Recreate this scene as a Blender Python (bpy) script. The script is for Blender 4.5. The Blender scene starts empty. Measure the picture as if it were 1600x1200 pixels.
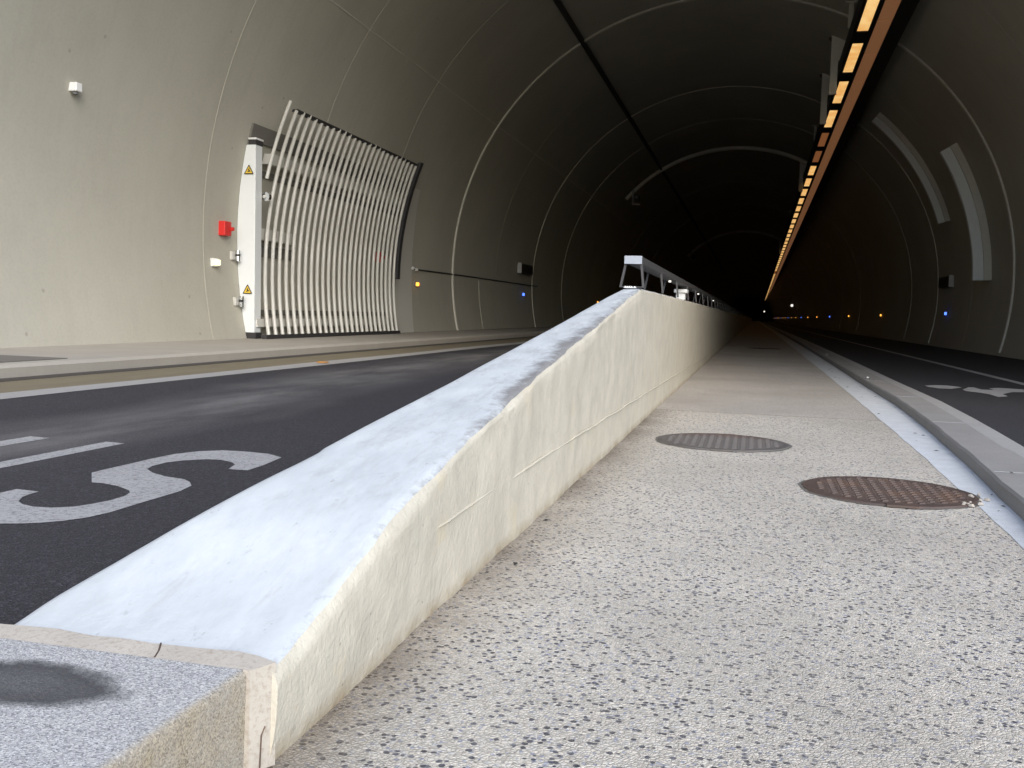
import bpy, bmesh, math, random
from mathutils import Vector, Matrix, noise as MN
random.seed(7)
S = bpy.context.scene
COL = S.collection
R = 5.4; CX = -0.803; CZ = 1.455          # tunnel bore: radius and axis
Y0 = 6.25                                 # portal plane
YE = 300.0                                # far end of what is built
ZR = .115                                 # left carriageway level
ZL = .05                                  # right lane level at its kerb

# ------------------------------------------------------------------ helpers
class MB:
    def __init__(s): s.v=[]; s.f=[]; s.m=[]
    def add(s, vs, fs, mi=0):
        o=len(s.v); s.v+= [tuple(p) for p in vs]
        for f in fs: s.f.append(tuple(i+o for i in f)); s.m.append(mi)
    def box(s, x0,x1,y0,y1,z0,z1, mi=0):
        s.add([(x0,y0,z0),(x1,y0,z0),(x1,y1,z0),(x0,y1,z0),(x0,y0,z1),(x1,y0,z1),(x1,y1,z1),(x0,y1,z1)],
              [(0,3,2,1),(4,5,6,7),(0,1,5,4),(1,2,6,5),(2,3,7,6),(3,0,4,7)], mi)
    def tube(s, pts, r, n=8, mi=0):
        pts=[Vector(p) for p in pts]; rings=[]
        for i,p in enumerate(pts):
            d=(pts[min(i+1,len(pts)-1)]-pts[max(i-1,0)]).normalized()
            a=d.cross(Vector((0,0,1)))
            if a.length<1e-3: a=d.cross(Vector((1,0,0)))
            a.normalize(); b=d.cross(a)
            rings.append([p+(a*math.cos(t)+b*math.sin(t))*r for t in [2*math.pi*k/n for k in range(n)]])
        o=len(s.v)
        for q in rings: s.v+=[tuple(x) for x in q]
        for i in range(len(rings)-1):
            for k in range(n):
                s.f.append((o+i*n+k,o+i*n+(k+1)%n,o+(i+1)*n+(k+1)%n,o+(i+1)*n+k)); s.m.append(mi)
        s.f.append(tuple(o+k for k in range(n))[::-1]); s.m.append(mi)
        e=o+(len(rings)-1)*n; s.f.append(tuple(e+k for k in range(n))); s.m.append(mi)
    def prism(s, poly, axis, a0, a1, mi=0):
        """extrude a 2-D polygon along an axis: 'y' takes (x,z), 'z' takes (x,y), 'x' takes (y,z)"""
        def P(q,a): return {'y':(q[0],a,q[1]),'z':(q[0],q[1],a),'x':(a,q[0],q[1])}[axis]
        n=len(poly); vs=[P(q,a0) for q in poly]+[P(q,a1) for q in poly]
        fs=[tuple(range(n))[::-1],tuple(range(n,2*n))]+[(i,(i+1)%n,n+(i+1)%n,n+i) for i in range(n)]
        s.add(vs,fs,mi)
    def sheet(s, A, B, mi=0):
        n=len(A); s.add(list(A)+list(B),[(i,i+1,n+i+1,n+i) for i in range(n-1)],mi)
    def build(s, name, mats, parent=None, smooth=False, bevel=0, recalc=True, sharp=40):
        me=bpy.data.meshes.new(name); me.from_pydata(s.v,[],s.f)
        if not isinstance(mats,(list,tuple)): mats=[mats]
        for m in mats: me.materials.append(m)
        me.polygons.foreach_set('material_index',s.m)
        if recalc:
            bm=bmesh.new(); bm.from_mesh(me); bmesh.ops.recalc_face_normals(bm,faces=bm.faces); bm.to_mesh(me); bm.free()
        if smooth:
            for p in me.polygons: p.use_smooth=True
            me.set_sharp_from_angle(angle=math.radians(sharp))
        o=bpy.data.objects.new(name,me); COL.objects.link(o)
        if bevel:
            b=o.modifiers.new('bevel','BEVEL'); b.width=bevel; b.segments=2; b.limit_method='ANGLE'
        if parent: o.parent=parent
        return o
def tag(o,label=None,cat=None,group=None,kind=None):
    if label: o['label']=label
    if cat: o['category']=cat
    if group: o['group']=group
    if kind: o['kind']=kind
    return o
def empty(name,loc=(0,0,0)):
    o=bpy.data.objects.new(name,None); o.location=loc; o.empty_display_size=.2; COL.objects.link(o); return o
def dup(o,loc,label=None):
    c=o.copy(); COL.objects.link(c); c.location=loc
    if label: c['label']=label
    for ch in o.children:
        d=ch.copy(); COL.objects.link(d); d.parent=c
    return c
def arc(r,t): return (CX+r*math.cos(t), CZ+r*math.sin(t))
def wall_t(z,r=R,left=True):
    a=math.asin(max(-1,min(1,(z-CZ)/r))); return math.pi-a if left else a
def lerp(tab,x):
    if x<=tab[0][0]: return tab[0][1]
    for (a,b),(c,d) in zip(tab,tab[1:]):
        if x<=c: return b+(d-b)*(x-a)/(c-a)
    return tab[-1][1]

# ------------------------------------------------------------------ materials
class NT:
    def __init__(s,name):
        m=bpy.data.materials.new(name); m.use_nodes=True; s.m=m; s.t=m.node_tree; s.n=s.t.nodes
        s.b=s.n['Principled BSDF']; s.tc=s.n.new('ShaderNodeTexCoord'); s.co=s.tc.outputs['Object']
    def L(s,a,b): s.t.links.new(a,b)
    def mapping(s,scale=(1,1,1),loc=(0,0,0),rot=(0,0,0),src=None):
        n=s.n.new('ShaderNodeMapping'); n.inputs['Scale'].default_value=scale; n.inputs['Location'].default_value=loc
        n.inputs['Rotation'].default_value=rot; s.L(src or s.co,n.inputs['Vector']); return n.outputs['Vector']
    def noise(s,scale,detail=4,rough=.55,vec=None,dist=0):
        n=s.n.new('ShaderNodeTexNoise'); n.inputs['Scale'].default_value=scale; n.inputs['Detail'].default_value=detail
        n.inputs['Roughness'].default_value=rough; n.inputs['Distortion'].default_value=dist
        s.L(vec or s.co,n.inputs['Vector']); return n.outputs['Fac']
    def voro(s,scale,vec=None,feature='F1',rnd=1.0):
        n=s.n.new('ShaderNodeTexVoronoi'); n.feature=feature; n.inputs['Scale'].default_value=scale
        n.inputs['Randomness'].default_value=rnd; s.L(vec or s.co,n.inputs['Vector']); return n
    def ramp(s,src,stops,interp='LINEAR'):
        n=s.n.new('ShaderNodeValToRGB'); e=n.color_ramp; e.interpolation=interp
        while len(e.elements)<len(stops): e.elements.new(.5)
        for el,(p,c) in zip(e.elements,stops):
            el.position=p; el.color=(c if isinstance(c,tuple) else (c,c,c))+(1,)
        s.L(src,n.inputs['Fac']); return n.outputs['Color']
    def mix(s,fac,a,b,mode='MIX'):
        n=s.n.new('ShaderNodeMix'); n.data_type='RGBA'; n.blend_type=mode
        for k,v in ((0,fac),(6,a),(7,b)):
            if isinstance(v,(int,float)): n.inputs[k].default_value=v
            elif isinstance(v,tuple): n.inputs[k].default_value=v+(1,)
            else: s.L(v,n.inputs[k])
        return n.outputs[2]
    def math(s,op,a,b=0,c=0,clamp=False):
        n=s.n.new('ShaderNodeMath'); n.operation=op; n.use_clamp=clamp
        for k,v in enumerate((a,b,c)):
            if isinstance(v,(int,float)): n.inputs[k].default_value=v
            else: s.L(v,n.inputs[k])
        return n.outputs[0]
    def xyz(s,src=None):
        n=s.n.new('ShaderNodeSeparateXYZ'); s.L(src or s.co,n.inputs[0]); return n.outputs
    def bump(s,h,strength=.3,dist=.01,normal=None):
        n=s.n.new('ShaderNodeBump'); n.inputs['Strength'].default_value=strength; n.inputs['Distance'].default_value=dist
        s.L(h,n.inputs['Height'])
        if normal: s.L(normal,n.inputs['Normal'])
        return n.outputs['Normal']
    def out(s,col=None,rough=.8,normal=None,metal=0,spec=.35):
        if col is not None:
            if isinstance(col,tuple): s.b.inputs['Base Color'].default_value=col+(1,)
            else: s.L(col,s.b.inputs['Base Color'])
        if isinstance(rough,(int,float)): s.b.inputs['Roughness'].default_value=rough
        else: s.L(rough,s.b.inputs['Roughness'])
        s.b.inputs['Metallic'].default_value=metal; s.b.inputs['Specular IOR Level'].default_value=spec
        if normal: s.L(normal,s.b.inputs['Normal'])
        return s.m
M={}
def plain(name,col,rough=.6,metal=0,spec=.35,grain=.12,scale=14):
    k=NT(name); n=k.noise(scale,4)
    M[name]=k.out(k.mix(k.math('MULTIPLY',n,grain*2),col,tuple(c*.6 for c in col)),rough,metal=metal,spec=spec); return M[name]
def emit(name,col,strength,rough=.3):
    k=NT(name); k.out(tuple(min(1,c*.8) for c in col),rough)
    k.b.inputs['Emission Color'].default_value=col+(1,); k.b.inputs['Emission Strength'].default_value=strength
    M[name]=k.m; return k.m

# lining: painted shotcrete / cast concrete
k=NT('lining'); big=k.noise(.35,5,.6); st=k.noise(1.0,4,.6,vec=k.mapping((.5,6,.5))); fine=k.noise(38,3,.6)
c=k.mix(k.ramp(big,[(.35,0.0),(.7,1.0)]),(.45,.425,.352),(.385,.362,.30))
c=k.mix(k.math('MULTIPLY',k.ramp(st,[(.52,0.0),(.8,1.0)]),.18),c,(.30,.27,.23))
bl=k.noise(1.1,6,.7,vec=k.mapping((1,1.6,.8),loc=(4,2,0))); c=k.mix(k.math('MULTIPLY',k.ramp(bl,[(.48,0.0),(.72,1.0)]),.18),c,(.27,.245,.20))
c=k.mix(k.math('MULTIPLY',k.ramp(k.noise(7,6,.75,vec=k.mapping((.5,3.5,.35))),[(.60,0.0),(.78,1.0)]),.12),c,(.54,.51,.44))
c=k.mix(k.math('MULTIPLY',k.ramp(fine,[(.35,1.0),(.55,0.0)]),.12),c,(.25,.23,.2))
pin=k.voro(2.2); c=k.mix(k.ramp(pin.outputs['Distance'],[(.0,.55),(.035,.35),(.05,0.0)]),c,(.2,.18,.15))
M['lining']=k.out(c,.75,k.bump(k.math('ADD',k.math('MULTIPLY',fine,.3),k.noise(6,4)),.12,.02),spec=.25)
plain('joint_pale',(.62,.58,.50),.8,grain=.3); plain('joint_faint',(.48,.45,.375),.85,grain=.3,scale=5)
plain('joint_dark',(.10,.09,.08),.8)
# asphalt
def asphalt(name,base,streak):
    k=NT(name); a=k.voro(190); ag=k.noise(180,3,.7); big=k.noise(.5,4)
    c=k.mix(k.ramp(a.outputs['Color'],[(.0,0.0),(.55,0.0),(1,.9)]),base,tuple(q*3.2 for q in base))
    c=k.mix(k.math('MULTIPLY',k.ramp(ag,[(.5,0.0),(.75,1.0)]),.3),c,(.12,.115,.115))
    c=k.mix(k.math('MULTIPLY',k.ramp(big,[(.4,0.0),(.7,1.0)]),.25),c,tuple(q*.6 for q in base))
    if streak:
        x,y,z=k.xyz(); w=k.math('ADD',x,k.math('MULTIPLY',k.noise(.35,3,.6),1.2)); w=k.math('ADD',w,k.math('MULTIPLY',y,.05))
        band=k.math('SUBTRACT',1.0,k.math('ABSOLUTE',k.math('MULTIPLY',k.math('ADD',w,1.95),1.7)),clamp=True)
        nz=k.ramp(k.noise(1.6,6,.65,vec=k.mapping((2.2,.55,1),rot=(0,0,.25))),[(.32,.15),(.7,1.0)])
        c=k.mix(k.math('MULTIPLY',k.math('MULTIPLY',band,nz),.75),c,(.21,.20,.19))
    M[name]=k.out(c,.78,k.bump(a.outputs['Distance'],.8,.006),spec=.3)
asphalt('asphalt',(.029,.027,.031),True); asphalt('asphalt_lane',(.028,.027,.030),False)
# exposed-aggregate paving of the footway
def aggregate(name,scale,pale,darkfrac,joint):
    k=NT(name); dv=k.n.new('ShaderNodeTexNoise'); dv.inputs['Scale'].default_value=scale*.8; k.L(k.co,dv.inputs['Vector']); vm=k.n.new('ShaderNodeVectorMath'); vm.operation='MULTIPLY_ADD'; k.L(dv.outputs['Color'],vm.inputs[0]); vm.inputs[1].default_value=(.005,.005,0); k.L(k.co,vm.inputs[2]); wc=vm.outputs[0]
    v=k.voro(scale,vec=wc); bw=k.n.new('ShaderNodeSeparateColor'); k.L(v.outputs['Color'],bw.inputs[0])
    stone=k.ramp(bw.outputs[0],[(0,tuple(q*.80 for q in pale)),(.4,pale),(.75,tuple(min(.9,q*1.25) for q in pale)),(1,(pale[0]*.95,pale[1]*1.0,pale[2]*1.1))])
    v2=k.voro(scale*.66,vec=k.mapping(loc=(3.1,1.7,0),src=wc)); b2=k.n.new('ShaderNodeSeparateColor'); k.L(v2.outputs['Color'],b2.inputs[0])
    isd=k.math('MULTIPLY',k.ramp(b2.outputs[1],[(1-darkfrac-.01,0.0),(1-darkfrac,1.0)],'CONSTANT'),k.ramp(v2.outputs['Distance'],[(.40,1.0),(.50,0.0)]))
    dk=k.ramp(b2.outputs[0],[(0,(.022,.024,.036)),(.6,(.055,.058,.08)),(1,(.14,.14,.165))])
    v3=k.voro(scale*.85,vec=k.mapping(loc=(7.3,2.9,0),src=wc)); b3=k.n.new('ShaderNodeSeparateColor'); k.L(v3.outputs['Color'],b3.inputs[0])
    isb=k.math('MULTIPLY',k.ramp(b3.outputs[0],[(.80,0.0),(.81,1.0)],'CONSTANT'),k.ramp(v3.outputs['Distance'],[(.40,.85),(.5,0.0)]))
    stone=k.mix(isb,stone,(.27,.285,.345)); c=k.mix(isd,stone,dk)
    edge=k.voro(scale,feature='DISTANCE_TO_EDGE')
    c=k.mix(k.ramp(edge.outputs['Distance'],[(0,.5),(.08,0.0)]),c,(.17,.15,.13))
    big=k.noise(.9,5,.6); c=k.mix(k.math('MULTIPLY',k.ramp(big,[(.40,0.0),(.70,1.0)]),.6),c,tuple(q*.62 for q in pale))
    x,y,z=k.xyz()
    if joint:   # brown dirt caught along the foot of the parapet, and the cross joint between two pours
        d=k.math('SUBTRACT',1.0,k.math('MULTIPLY',k.math('ADD',x,.64),4.2),clamp=True)
        d=k.math('MULTIPLY',k.math('POWER',d,1.6),k.ramp(k.noise(2.3,5,.65),[(.30,.25),(.62,1.0)]))
        c=k.mix(k.math('MULTIPLY',d,.8),c,(.10,.075,.05))
        yy=k.math('ADD',y,k.math('MULTIPLY',k.noise(6,4),.10))
        jl=k.math('SUBTRACT',1.0,k.math('MULTIPLY',k.math('ABSOLUTE',k.math('SUBTRACT',yy,6.78)),40.0),clamp=True)
        c=k.mix(k.math('MULTIPLY',jl,.6),c,(.12,.10,.08))
    h=k.math('SUBTRACT',k.ramp(edge.outputs['Distance'],[(0,0.0),(.25,1.0)]),k.math('MULTIPLY',isd,.3))
    M[name]=k.out(c,.7,k.bump(h,.55,.003),spec=.3)
aggregate('footway',135,(.53,.48,.40),.28,True); aggregate('footway_worn',230,(.48,.435,.375),.17,False)
# island nose: fine granite chip, round dark patch on top
k=NT('island_stone'); v=k.voro(460); n2=k.noise(300,3,.7); x,y,z=k.xyz()
bw=k.n.new('ShaderNodeSeparateColor'); k.L(v.outputs['Color'],bw.inputs[0])
c=k.ramp(bw.outputs[0],[(0,(.15,.15,.155)),(.25,(.30,.295,.29)),(.7,(.42,.41,.395)),(1,(.58,.565,.54))])
c=k.mix(k.ramp(n2,[(.55,0.0),(.75,.7)]),c,(.14,.13,.125))
dx=k.math('DIVIDE',k.math('ADD',x,.915),.165); dy=k.math('DIVIDE',k.math('SUBTRACT',y,1.035),.078)
rr=k.math('SQRT',k.math('ADD',k.math('MULTIPLY',dx,dx),k.math('MULTIPLY',dy,dy)))
rr=k.math('ADD',rr,k.math('MULTIPLY',k.math('SUBTRACT',k.noise(22,4),.5),.55))
oval=k.ramp(rr,[(.0,.78),(.45,.86),(.70,.90),(.84,.62),(1.0,.0)])
oval=k.math('MULTIPLY',oval,k.ramp(z,[(.138,0.0),(.142,1.0)]))
c=k.mix(oval,c,(.035,.034,.036))
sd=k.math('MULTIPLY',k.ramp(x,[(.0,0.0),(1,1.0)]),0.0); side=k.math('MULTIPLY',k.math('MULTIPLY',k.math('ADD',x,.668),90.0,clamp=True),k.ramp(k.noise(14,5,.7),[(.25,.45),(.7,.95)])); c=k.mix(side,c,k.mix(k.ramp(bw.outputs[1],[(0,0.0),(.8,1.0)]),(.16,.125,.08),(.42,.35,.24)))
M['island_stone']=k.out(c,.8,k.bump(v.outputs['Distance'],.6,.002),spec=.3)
k=NT('mortar'); a=k.noise(12,6,.7); b=k.noise(120,4,.7); c=k.mix(a,(.47,.43,.375),(.36,.32,.265)); c=k.mix(k.ramp(b,[(.5,0.0),(.75,.7)]),c,(.25,.2,.15)); M['mortar']=k.out(c,.9,k.bump(b,.5,.003))
# parapet: cream plaster sides, white painted worn top (uv: u = across from footway edge, v = metres along)
k=NT('plaster'); a=k.noise(9,6,.68,vec=k.mapping((1,1.0,.85))); b=k.noise(70,4,.6); x,y,z=k.xyz(); vst=k.noise(26,3,.6,vec=k.mapping((1,1,.12)))
c=k.mix(k.ramp(a,[(.38,0.0),(.68,1.0)]),(.565,.52,.425),(.475,.435,.355))
c=k.mix(k.math('MULTIPLY',k.ramp(vst,[(.5,0.0),(.75,1.0)]),.12),c,(.42,.38,.31))
c=k.mix(k.math('MULTIPLY',k.ramp(k.noise(5,5,.7),[(.58,0.0),(.72,1.0)]),.4),c,(.60,.50,.33))
foot=k.math('SUBTRACT',1.0,k.math('MULTIPLY',z,26.0),clamp=True)
c=k.mix(k.math('MULTIPLY',foot,k.ramp(k.noise(9,5,.7),[(.3,.1),(.65,.8)])),c,(.30,.21,.11))
sp=k.voro(17); c=k.mix(k.ramp(sp.outputs['Distance'],[(0,.75),(.035,.5),(.06,0.0)]),c,(.13,.11,.09))
pit=k.ramp(k.voro(45).outputs['Distance'],[(.0,0.0),(.22,1.0)]); hh=k.math('ADD',k.math('ADD',a,k.math('MULTIPLY',b,.34)),k.math('ADD',k.math('MULTIPLY',vst,.07),k.math('MULTIPLY',pit,.10)))
M['plaster']=k.out(c,.62,k.bump(hh,.55,.012),spec=.35)
k=NT('white_paint'); uvn=k.n.new('ShaderNodeUVMap'); u,v_,_=k.xyz(uvn.outputs['UV'])
a=k.noise(7,6,.65,vec=k.mapping((2.2,.8,1))); b=k.noise(60,4,.65); d=k.noise(8.0,7,.8,vec=k.mapping((1.5,.6,1)))
c=k.mix(k.ramp(a,[(.35,0.0),(.7,1.0)]),(.545,.565,.565),(.455,.475,.48))
scr=k.ramp(k.noise(24,5,.7,vec=k.mapping((1.6,.18,.18),rot=(0,0,.12))),[(.55,0.0),(.68,1.0)]); scr=k.math('MULTIPLY',scr,k.ramp(k.noise(2.6,4,.6),[(.42,0.0),(.62,.55)]))
c=k.mix(scr,c,(.40,.39,.39))
grim=k.math('MULTIPLY',k.ramp(d,[(.50,0.0),(.68,.85)]),k.ramp(v_,[(.06,.25),(.35,.8),(1.0,1.0)]))
k_v=k.math('MULTIPLY',v_,1.0)
c=k.mix(grim,c,(.31,.31,.315))
ck=k.ramp(k.noise(34,5,.8,vec=k.mapping((1.3,.55,1))),[(.60,0.0),(.68,.8)]); ck=k.math('MULTIPLY',ck,k.ramp(k.noise(4,4,.6),[(.40,.1),(.62,1.0)])); c=k.mix(k.math('MULTIPLY',ck,.75),c,(.22,.21,.21))
# paint rubbed off along the footway edge where the parapet steepens
e=k.math('ADD',u,k.math('MULTIPLY',k.math('SUBTRACT',k.noise(22,6,.75),.5),.15))
along=k.math('MULTIPLY',k.ramp(v_,[(.06,0.0),(.20,.25),(.33,1.0),(.62,.85),(.85,.45),(1.0,.4)]),k.math('MULTIPLY',.085,k.ramp(k.noise(3.1,4,.6),[(.32,.45),(.66,1.0)])))
wear=k.math('MULTIPLY',k.math('SUBTRACT',along,e),22.0,clamp=True)
c=k.mix(wear,c,k.mix(k.noise(30,5,.7),(.15,.145,.14),(.30,.29,.28)))
M['white_paint']=k.out(c,.55,k.bump(k.math('ADD',a,k.math('MULTIPLY',b,.3)),.35,.006),spec=.35)
k=NT('kerb_stone'); a=k.noise(3,6,.65); b=k.voro(240); c=k.mix(a,(.30,.285,.265),(.20,.19,.18))
c=k.mix(k.ramp(b.outputs['Color'],[(.6,0.0),(1,.4)]),c,(.12,.12,.12)); M['kerb_stone']=k.out(c,.75,k.bump(b.outputs['Distance'],.3,.002))
k=NT('kerb_gutter'); a=k.noise(9,6,.7); b=k.noise(160,3,.7); c=k.mix(k.ramp(a,[(.35,0.0),(.7,1.0)]),(.585,.60,.61),(.47,.485,.49))
c=k.mix(k.ramp(b,[(.58,0.0),(.72,.6)]),c,(.18,.18,.19)); M['kerb_gutter']=k.out(c,.7,k.bump(b,.3,.003))
k=NT('concrete'); a=k.noise(2.2,6,.65); b=k.noise(45,4,.7); c=k.mix(a,(.40,.365,.31),(.29,.265,.225))
c=k.mix(k.math('MULTIPLY',k.ramp(b,[(.55,0.0),(.75,1.0)]),.3),c,(.2,.18,.15)); M['concrete']=k.out(c,.8,k.bump(b,.25,.004))
k=NT('gutter'); a=k.noise(3,6,.7,vec=k.mapping((3,.5,1))); c=k.mix(a,(.12,.10,.065),(.22,.185,.12)); M['gutter']=k.out(c,.85,k.bump(k.noise(60,3),.3,.003))
k=NT('road_paint'); b=k.voro(210); a=k.noise(5,6,.7); c=k.mix(a,(.40,.39,.385),(.29,.285,.28)); n3=k.noise(75,6,.9)
c=k.mix(k.ramp(n3,[(.50,0.0),(.62,.9)]),c,(.08,.078,.08)); M['road_paint']=k.out(c,.7,k.bump(b.outputs['Distance'],.5,.003))
k=NT('lane_paint'); a=k.noise(5,6,.7); n3=k.noise(70,4,.8); c=k.mix(a,(.36,.35,.33),(.26,.25,.24))
c=k.mix(k.ramp(n3,[(.58,0.0),(.70,.6)]),c,(.10,.098,.095)); M['lane_paint']=k.out(c,.8,k.bump(n3,.3,.003))
k=NT('rust_iron'); a=k.noise(7,6,.7); b=k.noise(55,4,.7); c=k.ramp(a,[(.28,(.06,.042,.036)),(.5,(.088,.060,.048)),(.66,(.118,.070,.047)),(.8,(.10,.09,.085))])
c=k.mix(k.ramp(b,[(.5,0.0),(.72,.6)]),c,(.06,.045,.04)); M['rust_iron']=k.out(c,.62,k.bump(b,.35,.003),spec=.5,metal=.15)
k=NT('grey_iron'); a=k.noise(5,6,.7); b=k.noise(55,4,.7); x,y,z=k.xyz(); f=k.math('ADD',k.math('MULTIPLY',y,2.2),k.math('SUBTRACT',a,.5))
c=k.mix(k.ramp(f,[(.30,0.0),(.75,1.0)]),(.105,.093,.085),(.085,.045,.033)); c=k.mix(k.ramp(b,[(.5,0.0),(.72,.5)]),c,(.06,.055,.05)); M['grey_iron']=k.out(c,.65,k.bump(b,.35,.003),spec=.45)
plain('gate_metal',(.54,.52,.465),.42,grain=.1); plain('cabinet_white',(.70,.71,.69),.45,grain=.08); plain('dark_rubber',(.035,.033,.033),.6)
plain('dark_fill',(.15,.138,.12),.9); plain('black_steel',(.018,.017,.017),.5); plain('housing_grey',(.16,.16,.16),.5); plain('galv',(.075,.071,.07),.6,metal=.2,grain=.3)
plain('rail_cover',(.34,.36,.39),.5,metal=.2); plain('baffle_pale',(.80,.77,.68),.6,grain=.2,scale=3); plain('panel_grey',(.60,.57,.49),.7,grain=.3,scale=5); plain('duct_grey',(.50,.49,.47),.6,grain=.2)
plain('red_paint',(.62,.03,.025),.4); plain('white_plastic',(.72,.71,.68),.45); plain('yellow_sign',(.75,.50,.05),.5); plain('bracket',(.24,.20,.15),.8,grain=.4)  # bracket brown also carries the tone of the lamp-lit ceiling
plain('chrome',(.75,.75,.76),.15,metal=1.0,grain=.02); plain('dark_sign',(.02,.03,.025),.35); plain('orange_plastic',(.42,.20,.06),.4)
plain('blocker_green',(.075,.085,.035),.95,grain=.5,scale=.4); plain('plaza',(.24,.215,.18),.85,grain=.3,scale=.6); plain('facade',(.34,.31,.27),.85,grain=.3,scale=1)
k=NT('lamp_glass'); x,y,z=k.xyz(); k.out((.8,.6,.3),.3); n=k.noise(3,3); e=k.mix(k.ramp(n,[(.35,0.0),(.65,1.0)]),(.85,.40,.10),(1.0,.64,.25)); k.L(e,k.b.inputs['Emission Color']); k.b.inputs['Emission Strength'].default_value=.32; M['lamp_glass']=k.m
k=NT('lamp_glass_dim'); k.out((.35,.2,.1),.4); k.b.inputs['Emission Color'].default_value=(1,.36,.13,1); k.b.inputs['Emission Strength'].default_value=.06; M['lamp_glass_dim']=k.m
k=NT('diffuser_brown'); n=k.noise(4,4); k.out((.30,.17,.09),.5); e=k.mix(n,(1,.40,.16),(1,.46,.22)); k.L(e,k.b.inputs['Emission Color']); k.b.inputs['Emission Strength'].default_value=.046; M['diffuser_brown']=k.m
emit('amber',(1,.42,.06),.8); emit('amber_halo',(1,.22,.03),.12); emit('blue',(.07,.17,1.0),1.1); emit('blue_halo',(.02,.04,1.0),.36); emit('white_lamp',(1,.95,.85),.45); emit('warm_white',(1,.86,.58),.42)

# ------------------------------------------------------------------ the setting
hb=MB(); hb.box(-30,-7.2,-90,Y0-.52,-.05,7.5); tag(hb.build('blocker_wall',M['facade']),'tall retaining wall of the cutting left of the tunnel mouth','wall')  # added out of view to shade the right tunnel wall
m=MB(); hx=[-220+20*i for i in range(23)]
m.sheet([(x,-60+3*math.sin(x*.13),-.05) for x in hx],[(x,-80+4*math.sin(x*.1+1),6.0+1.2*math.sin(x*.21)) for x in hx]); m.sheet([(x,-80+4*math.sin(x*.1+1),6.0+1.2*math.sin(x*.21)) for x in hx],[(x,-250,9) for x in hx])
tag(m.build('hill',M['blocker_green'],smooth=True),'dark green wooded slope facing the tunnel mouth','hill',kind='structure')  # added unseen slope; cuts low light so the bore darkens faster
m=MB(); m.add([(-220,-260,-.06),(220,-260,-.06),(220,420,-.06),(-220,420,-.06)],[(0,1,2,3)])
tag(m.build('ground',M['plaza']),'pale open ground outside the tunnel mouth','ground',kind='structure')

# left carriageway with its markings
road=tag(empty('road'),'dark asphalt bus carriageway left of the sloping parapet','road',kind='structure')
m=MB(); m.box(-4.56,-.72,-30,YE,-.05,ZR); m.build('carriageway',M['asphalt'],road)
m=MB(); m.sheet([(-4.54,-8,ZR+.004),(-4.54,YE,ZR+.004)],[(-3.99,-8,ZR+.004),(-3.99,YE,ZR+.004)]); m.build('gutter',M['gutter'],road)
m=MB(); ya=[-8+i*.5 for i in range(80)]+[YE]
m.sheet([(-3.99+.015*math.sin(y*1.3),y,ZR+.006) for y in ya],[(-3.78+.012*math.sin(y*.9),y,ZR+.002) for y in ya]); m.build('edge_line',M['lane_paint'],road)
Sp=[(-1.584,3.046),(-1.665,3.103),(-1.76,3.117),(-1.852,3.108),(-1.915,3.053),(-1.953,2.963),(-1.962,2.845),(-1.962,2.71),(-1.964,2.619),(-1.961,2.535),(-1.855,2.398),(-1.819,2.401),(-1.753,2.378),(-1.688,2.338),(-1.665,2.313),(-1.648,2.268),(-1.645,2.201),(-1.657,2.143),(-1.676,2.097),(-1.719,2.067),(-1.768,2.06),(-1.816,2.077),(-1.85,2.103),(-1.879,2.149),(-1.89,2.189),(-1.893,2.228),(-1.973,2.236),(-1.972,2.175),(-1.965,2.08),(-1.93,1.98),(-1.88,1.91),(-1.80,1.875),(-1.702,1.876),(-1.664,1.891),(-1.624,1.916),(-1.589,1.955),(-1.562,2.006),(-1.551,2.075),(-1.552,2.171),(-1.552,2.279),(-1.552,2.381),(-1.57,2.466),(-1.608,2.515),(-1.648,2.548),(-1.724,2.567),(-1.796,2.607),(-1.852,2.658),(-1.872,2.716),(-1.873,2.79),(-1.846,2.854),(-1.793,2.904),(-1.743,2.914),(-1.684,2.885),(-1.651,2.849),(-1.624,2.76),(-1.557,2.763),(-1.56,2.87)]
m=MB(); n=len(Sp); m.add([(x,y,ZR+.0014) for x,y in Sp],[tuple(range(n))]); o=m.build('letter_s',M['road_paint'],road)
bm=bmesh.new(); bm.from_mesh(o.data); bmesh.ops.triangulate(bm,faces=bm.faces); 
for f in bm.faces:
    if f.normal.z<0: f.normal_flip()
bm.to_mesh(o.data); bm.free()
U=[(-2.262,3.108),(-2.349,3.117)]+[(-2.345,2.3)]+[(-2.47+.125*math.cos(t),2.13+.12*math.sin(t)) for t in [0,-.5,-1.0,-1.57,-2.1,-2.6,-3.14]]+[(-2.595,2.3),(-2.592,3.110),(-2.688,3.121)]+[(-2.68,2.3)]+[(-2.47+.212*math.cos(t),2.13+.23*math.sin(t)) for t in [-3.14,-2.6,-2.1,-1.57,-1.0,-.5,0]]+[(-2.258,2.3)]
m=MB(); n=len(U); m.add([(x,y,ZR+.0014) for x,y in U],[tuple(range(n))]); o=m.build('letter_u',M['road_paint'],road)
bm=bmesh.new(); bm.from_mesh(o.data); bmesh.ops.triangulate(bm,faces=bm.faces)
for f in bm.faces:
    if f.normal.z<0: f.normal_flip()
bm.to_mesh(o.data); bm.free()

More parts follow.
